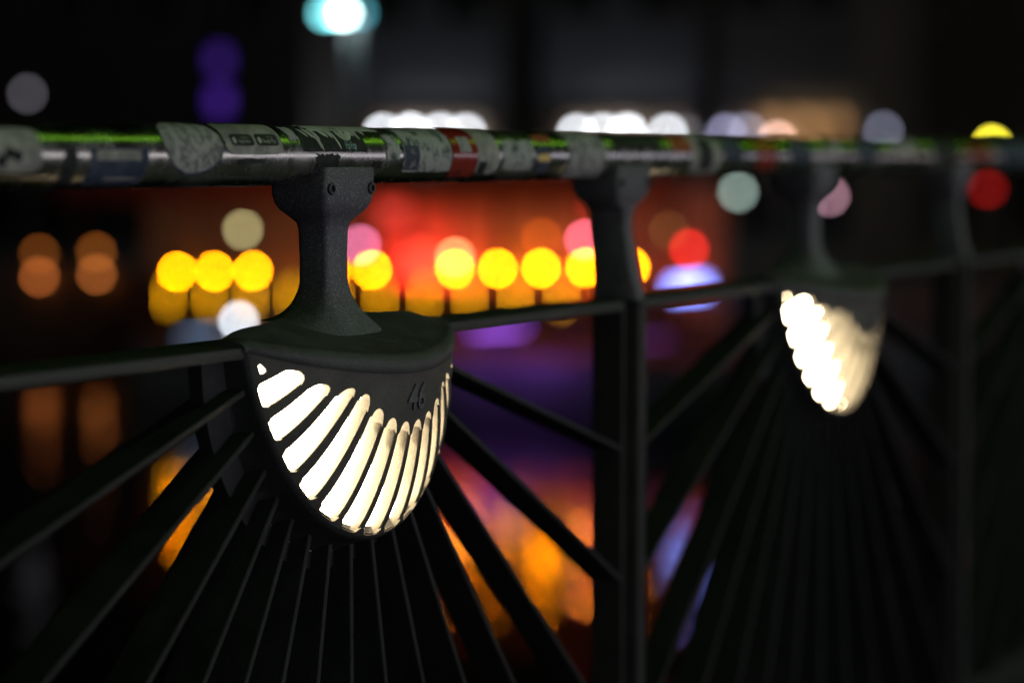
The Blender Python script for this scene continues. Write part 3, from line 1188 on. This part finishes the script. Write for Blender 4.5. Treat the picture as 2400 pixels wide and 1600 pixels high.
nt0 = light_bar('neon_tube', (1110, 772), (1230, 766), 24.08, 0.030, (135, 70, 200), 0.6, 'violet neon tube along the pontoon edge below the rail', DECKZ)
_nl = bpy.data.lights.new('neon_light', 'AREA')
_nl.shape, _nl.size, _nl.size_y = 'RECTANGLE', 0.06, 1.6
_nl.energy, _nl.color = 6.0, (0.42, 0.10, 1.0)
_no = bpy.data.objects.new('neon_light', _nl)
COL.objects.link(_no)
_no.parent = nt0
_no.location = (-0.06, -0.2, -0.06)
_no.rotation_euler = (0, math.radians(-35), 0)
light_bar('neon_tube', (1500, 800), (1570, 796), 24.08, 0.025, (120, 40, 150), 0.10, 'dim violet neon tube right of the narrow post', DECKZ)
light_bar('sign_light', (1578, 677), (1662, 669), 24.6, 0.08, (125, 145, 255), 3.4, 'pale blue light bar right of the narrow post', DECKZ)
light_bar('sign_light', (430, 792), (520, 786), 24.3, 0.02, (110, 150, 190), 0.22, 'faint blue light strip at the left of the pontoon edge', DECKZ)  # added glowing strip, stands in for bluish lamp light pooled on the deck

# ---- lamps along the quay and promenade
PG = -0.9
globe('quay_lamp', 92, 648, 31.2, (205, 110, 50), 0.38, 0.06, 'left lower amber quay lantern', 'lantern', 'amber quay lanterns', bracket=0.22)
globe('quay_lamp', 226, 643, 31.2, (200, 112, 52), 0.38, 0.06, 'right lower amber quay lantern', 'lantern', 'amber quay lanterns', bracket=0.22)
globe('quay_lamp', 92, 596, 34.5, (140, 75, 22), 0.45, 0.07, 'left upper dim amber lantern', 'lantern', 'amber quay lanterns', stand=PG)
globe('quay_lamp', 226, 592, 34.5, (150, 82, 26), 0.45, 0.07, 'right upper dim amber lantern', 'lantern', 'amber quay lanterns', stand=PG)
globe('quay_lamp', 1577, 452, 35.0, (125, 145, 132), 0.8, 0.09, 'teal grey globe lamp under the handrail right of the post', 'street lamp', stand=PG)
globe('quay_lamp', 1730, 450, 35.0, (128, 148, 140), 0.9, 0.07, 'round teal grey globe lamp between the post and the blurred lamp', 'street lamp', stand=PG)
globe('quay_lamp', 1945, 460, 35.0, (215, 160, 180), 0.4, 0.06, 'pinkish lamp beside the blurred lamp stem', 'street lamp', stand=PG)
globe('quay_lamp', 64, 220, 31.8, (108, 104, 112), 0.35, 0.06, 'dim grey globe lamp at upper left above the handrail', 'street lamp', stand=PG)
globe('quay_lamp', 2070, 308, 46.0, (100, 102, 120), 0.8, 0.09, 'dim grey globe lamp above the right part of the handrail', 'street lamp', stand=PG)
globe('quay_lamp', 2325, 340, 46.0, (255, 240, 60), 1.25, 0.08, 'bright yellow lamp above the right end of the handrail', 'street lamp', stand=PG)
light_bar('sign_light', (2305, 444), (2330, 442), 33.0, 0.05, (175, 8, 8), 1.0, 'red light bar below the right end of the handrail', PG)

# tall street lamp with a wide head
p = on_x(805, 32, 38)
sl = thing('street_lamp', 'tall street lamp with bright cyan white head at the top', 'street lamp', (p.x, p.y, PG))
h = p.z - PG
MB().tube((0.35, 0, 0), (0.35, 0, h + 0.12), 0.075, 12, 0.05).build('lamp_post', mat('pale painted steel', (0.42, 0.44, 0.44), 0.5, noise=(9, 0.3, 0.7), col2=(0.33, 0.35, 0.35)), sl, smooth=40)
MB().bevbox(-0.16, 0.40, -0.48, 0.46, 0.075, 0.14, 0.02).build('lamp_head', M_BLACK, sl, loc=(0, 0, h))
zz = depth(p)
for (y_, r_, c_, g_) in ((0.0, 0.11, (225, 255, 255), 2.2), (0.42, 0.09, (120, 225, 235), 0.85), (0.22, 0.09, (130, 235, 240), 0.75), (-0.36, 0.075, (70, 150, 165), 0.7)):
    MB().sphere((0, y_, h), r_, 14, 8, 0.7).build('lamp_lens', emit('street lamp lens %d' % int(y_ * 100), rgb(*c_), lamp_strength(p, r_, g_)), sl, smooth=True)
pl = bpy.data.lights.new('street_light', 'SPOT')
pl.energy = 30
pl.spot_size = math.radians(140)
pl.color = (0.75, 0.95, 1.0)
pl.shadow_soft_size = 0.15
po = bpy.data.objects.new('street_light', pl)
COL.objects.link(po)
po.parent = sl
po.location = (0.1, 0, h - 0.12)

# purple neon sign on a wall arm
p = on_x(513, 185, 44)
ns = thing('neon_sign', 'tall violet neon sign on the dark building at upper left', 'sign', p)
MB().bevbox(0.05, 0.20, -0.28, 0.28, -1.15, 0.95, 0.02).build('sign_box', M_BLACK, ns)
for z_, hh, g_ in ((0.42, 0.22, 0.55), (-0.50, 0.25, 0.75)):
    MB().bevbox(0.0, 0.048, -0.20, 0.20, z_ - hh, z_ + hh, 0.015).build('lit_letter_panel', emit('violet neon %d' % int(z_ * 10), rgb(75, 25, 165), g_ * 1.3), ns)

# ---- buildings
M_GLASS = mat('dark window glass', (0.02, 0.022, 0.025), 0.12, 0, noise=(3, 0.3, 0.7), col2=(0.03, 0.03, 0.034))
M_FRAME = mat('window frame paint', (0.25, 0.24, 0.22), 0.6, noise=(5, 0.3, 0.7), col2=(0.3, 0.29, 0.27))


def building(label, x, pxl, pxr, col, hgt=9.0, fascia=None):
    y1 = on_x(pxl, 368, x).y
    y0 = on_x(pxr, 368, x).y
    t = thing('building', label, 'building', (x, y0, PG))
    W = y1 - y0
    mw = mat('render ' + label[:24], col, 0.85, noise=(0.7, 0.3, 0.7), col2=tuple(c * 0.75 for c in col), bump=(14, 0.3, 0.01))
    MB().box(0, 10, 0, W, 0, hgt).build('wall', mw, t)
    rfm = MB().box(-0.35, 10.3, -0.0, W, hgt + 0.002, hgt + 0.35).build('roof', M_WOOD, t)
    n = max(2, int(W / 2.6))
    for s_ in range(3):
        for i in range(n):
            yc_ = W * (i + 0.5) / n
            z0_, z1_, hw = (0.25, 2.2, W / n * 0.40) if s_ == 0 else (5.0 + (s_ - 1) * 2.6, 6.6 + (s_ - 1) * 2.6, 0.55)
            if z1_ > hgt:
                continue
            wv = MB()
            wv.box(-0.06, -0.002, yc_ - hw - 0.07, yc_ + hw + 0.07, z0_ - 0.07, z0_)
            wv.box(-0.06, -0.002, yc_ - hw - 0.07, yc_ + hw + 0.07, z1_, z1_ + 0.07)
            wv.box(-0.06, -0.002, yc_ - hw - 0.07, yc_ - hw, z0_ + 0.001, z1_ - 0.001)
            wv.box(-0.06, -0.002, yc_ + hw, yc_ + hw + 0.07, z0_ + 0.001, z1_ - 0.001)
            wv.box(-0.05, -0.002, yc_ - 0.025, yc_ + 0.025, z0_ + 0.001, z1_ - 0.001)
            fr = wv.build('window', M_FRAME, t)
            for a_, b_ in ((yc_ - hw + 0.001, yc_ - 0.026), (yc_ + 0.026, yc_ + hw - 0.001)):
                MB().box(-0.03, -0.003, a_, b_, z0_ + 0.001, z1_ - 0.001).build('pane', M_GLASS, fr)
    if fascia:
        MB().bevbox(-0.22, -0.062, 0.2, W - 0.2, 2.32, 2.92, 0.02).build('shop_fascia', mat('brown shop fascia ' + label[:10], fascia, 0.6, noise=(3, 0.3, 0.7), col2=tuple(c * 0.8 for c in fascia)), t)
    return t


building('dark unlit building behind the violet neon sign at upper left', 44.3, -500, 720, (0.10, 0.09, 0.085), 10)
building('grey rendered building behind the left row of white lamps', 46.0, 830, 1180, (0.19, 0.19, 0.215), 10, (0.20, 0.13, 0.08))
building('grey rendered building behind the middle row of white lamps', 46.0, 1270, 1640, (0.19, 0.19, 0.215), 9, (0.20, 0.13, 0.08))
building('grey building with broad brown shop fascia at upper right', 46.0, 1690, 2010, (0.16, 0.16, 0.16), 9.5, (0.30, 0.20, 0.12))
building('black unlit building at the far right edge', 50.0, 2030, 3300, (0.06, 0.055, 0.05), 9)
building('set back dark building seen between the grey houses', 58.0, 700, 2040, (0.10, 0.10, 0.11), 11)

DL = 0
LROW = [(897, 313, 1.0), (962, 311, 1.25), (1030, 311, 1.05), (1092, 313, 1.0)]
RROW = [(1352, 314, 1.0), (1412, 312, 1.0), (1470, 312, 1.4), (1564, 314, 0.95)]
for row, word, grp in ((LROW, 'left', 'left row of white shop lamps'), (RROW, 'middle', 'middle row of white shop lamps')):
    for i, (px, py, g) in enumerate(row):
        globe('shop_lamp', px, py, 45.55, (222, 228, 236), g, 0.09, '%s white lamp from the left in the %s shop lamp row' % (names[i], word), 'lamp', grp, bracket=0.22)
globe('shop_lamp', 1607, 314, 45.55, (62, 62, 68), 0.9, 0.09, 'very dim grey lamp at the right end of the middle shop row', 'lamp', bracket=0.22)
globe('shop_lamp', 1702, 314, 45.55, (128, 128, 158), 0.9, 0.09, 'bluish grey shop lamp left of the broad brown fascia', 'lamp', bracket=0.22)
globe('shop_lamp', 1752, 312, 45.55, (120, 122, 140), 0.8, 0.09, 'grey shop lamp on the left end of the broad brown fascia', 'lamp', bracket=0.22)
globe('shop_lamp', 1822, 330, 45.55, (235, 190, 175), 0.8, 0.09, 'pinkish shop lamp half hidden by the handrail under brown fascia', 'lamp', bracket=0.22)
for px, e_ in ((1790, 1.6), (1870, 2.0), (1945, 1.6)):
    p = on_x(px, 284, 45.35)
    t = thing('fascia_spotlight', 'warm spotlight under the broad brown fascia, ' + {1790: 'left one', 1870: 'middle one', 1945: 'right one'}[px], 'lamp', p)
    MB().bevbox(-0.06, 0.06, -0.06, 0.06, -0.08, 0.0, 0.01).build('lamp_body', M_BLACK, t)
    l = bpy.data.lights.new('fascia_light', 'AREA')
    l.size = 0.1
    l.energy = e_
    l.color = (1, 0.72, 0.42)
    o = bpy.data.objects.new('fascia_light', l)
    COL.objects.link(o)
    o.parent = t
    o.location = (0.065, 0, -0.04)
    o.rotation_euler = (0, -PI / 2, 0)
    l.spread = math.radians(110)
    MB().tube((0.0, 0, -0.07), (0.44, 0, -0.14), 0.02, 6).build('bracket', M_BLACK, t)

# ---- trees on the promenade
M_BARK = mat('tree bark', (0.06, 0.05, 0.035), 0.9, noise=(6, 0.3, 0.7), col2=(0.10, 0.085, 0.06), bump=(20, 0.6, 0.03))
M_LEAF = mat('dark leaves', (0.04, 0.075, 0.02), 0.6, noise=(3, 0.3, 0.7), col2=(0.06, 0.10, 0.03))


def tree(px, x, label, seed, hgt=8.0):
    rr = random.Random(seed)
    b = on_x(px, 368, x)
    t = thing('tree', label, 'tree', (b.x, b.y, PG), 'trees on the promenade')
    m = MB()
    prev, pr = Vector((0, 0, 0)), 0.26
    for i in range(5):
        nx = prev + Vector((rr.uniform(-.08, .08), rr.uniform(-.08, .08), hgt * 0.12))
        m.tube(prev, nx, pr, 10, pr * 0.88)
        prev, pr = nx, pr * 0.88
    tips = []
    for i in range(8):
        a = 2 * PI * i / 8 + rr.uniform(-.3, .3)
        tip = prev + Vector((math.cos(a) * rr.uniform(1, 2.2), math.sin(a) * rr.uniform(1, 2.2), rr.uniform(1.2, 3.2)))
        m.tube(prev + Vector((0, 0, -0.2)), tip, 0.09, 6, 0.03)
        tips.append(tip)
    m.build('trunk', M_BARK, t, smooth=True)
    m = MB()
    for i in range(1600):
        tip = rr.choice(tips)
        c_ = tip + Vector((rr.gauss(0, .6), rr.gauss(0, .6), rr.gauss(0, .5)))
        u = Vector((rr.uniform(-1, 1), rr.uniform(-1, 1), rr.uniform(-1, 1))).normalized()
        v_ = u.orthogonal().normalized()
        s_ = rr.uniform(.08, .16)
        m.add([c_ - u * s_, c_ + v_ * s_ * .5, c_ + u * s_, c_ - v_ * s_ * .5], [(0, 1, 2, 3)])
    m.build('crown', M_LEAF, t)


tree(1195, 42, 'tree trunk standing between the two rows of white lamps', 1)
tree(1655, 42, 'tree trunk left of the broad brown fascia', 2)

# ================================================================== CAMERA SIDE OF THE BRIDGE (seen only as light and reflections)
# green neon line hung from two masts above the walkway
gn = thing('overhead_neon_line', 'green neon line hung above the walkway, reflected along the handrail', 'light line', (0, -2.2, 0))
MB().tube((-4, 0, 5.2), (16, 0, 5.2), 0.085, 12).build('neon_glass', emit('green neon', (0.36, 1.0, 0.02), 5.5), gn, smooth=40)
for x_ in (-4.1, 6.0, 16.1):
    MB().tube((x_, -0.3, 0), (x_, -0.3, 5.35), 0.06, 10).build('mast', M_BLACK, gn)
    MB().tube((x_, -0.3, 5.3), (x_, 0.06, 5.3), 0.03, 8).build('mast_arm', M_BLACK, gn)

# lit shop front along the street behind the walkway
sf = thing('shop_building', 'long low shop building with lit windows across the street, far ones mirrored in the handrail, near ones added to light the railing', 'building', (-19.4, -14.0, 0))
MB().box(0, 84, -6, -0.3, 0, 6).build('wall', mat('shop render', (0.25, 0.24, 0.23), 0.85, noise=(1, 0.3, 0.7), col2=(0.2, 0.19, 0.18)), sf)
MB().box(-0.3, 84.3, -6.2, 0.0, 6.002, 6.3).build('roof', M_WOOD, sf)
cols_ = [(1.0, .95, .95), (1.0, .96, .97), (1, .93, .92), (.95, .92, 1), (.86, .84, 1.0), (.80, .80, 1.0), (.8, .82, 1.0), (1, .6, .5), (1, .42, .32), (1, .5, .36), (.9, .8, .75), (.9, .85, .9)]
for i in range(17):
    x0_ = 0.5 + i * 4.9
    fr = MB()
    fr.box(x0_, x0_ + 4.3, -0.298, -0.2, 0.45, 0.55)
    fr.box(x0_, x0_ + 4.3, -0.298, -0.2, 2.75, 2.85)
    for q in (0, 2.1, 4.2):
        fr.box(x0_ + q, x0_ + q + 0.1, -0.298, -0.2, 0.551, 2.749)
    f_ = fr.build('window', M_FRAME, sf)
    ic = i - 5
    em = emit('lit shop window %d' % i, cols_[ic] if ic >= 0 else (0.90, 0.90, 1.0), (2.6 if ic < 7 else 1.2) * (0.7 + 0.5 * ((i * 7) % 5) / 4) if ic >= 0 else (11.0 if ic == -1 else 4.5))  # near-end windows are added to light the stem fronts and bar faces
    for q in (0.101, 2.201):
        MB().box(x0_ + q, x0_ + q + 1.998, -0.28, -0.25, 0.551, 2.749).build('pane', em, f_)

# street lamp on the carriageway kerb, lighting the front of the railing
kl = thing('street_lamp', 'tall white street lamp on the carriageway side of the bridge', 'street lamp', (3.2, -5.6, 0))
MB().tube((0, 0, 0), (0, 0, 3.9), 0.07, 12, 0.05).build('lamp_post', M_BLACK, kl, smooth=40)
MB().tube((0, 0, 3.85), (0, 0.5, 4.0), 0.035, 8).build('lamp_arm', M_BLACK, kl)
MB().bevbox(-0.14, 0.14, 0.45, 0.95, 3.96, 4.04, 0.02).build('lamp_head', M_BLACK, kl)
MB().box(-0.11, 0.11, 0.5, 0.9, 3.945, 3.958).build('lamp_lens', emit('street lamp lens', (0.90, 0.90, 1.0), 110), kl)
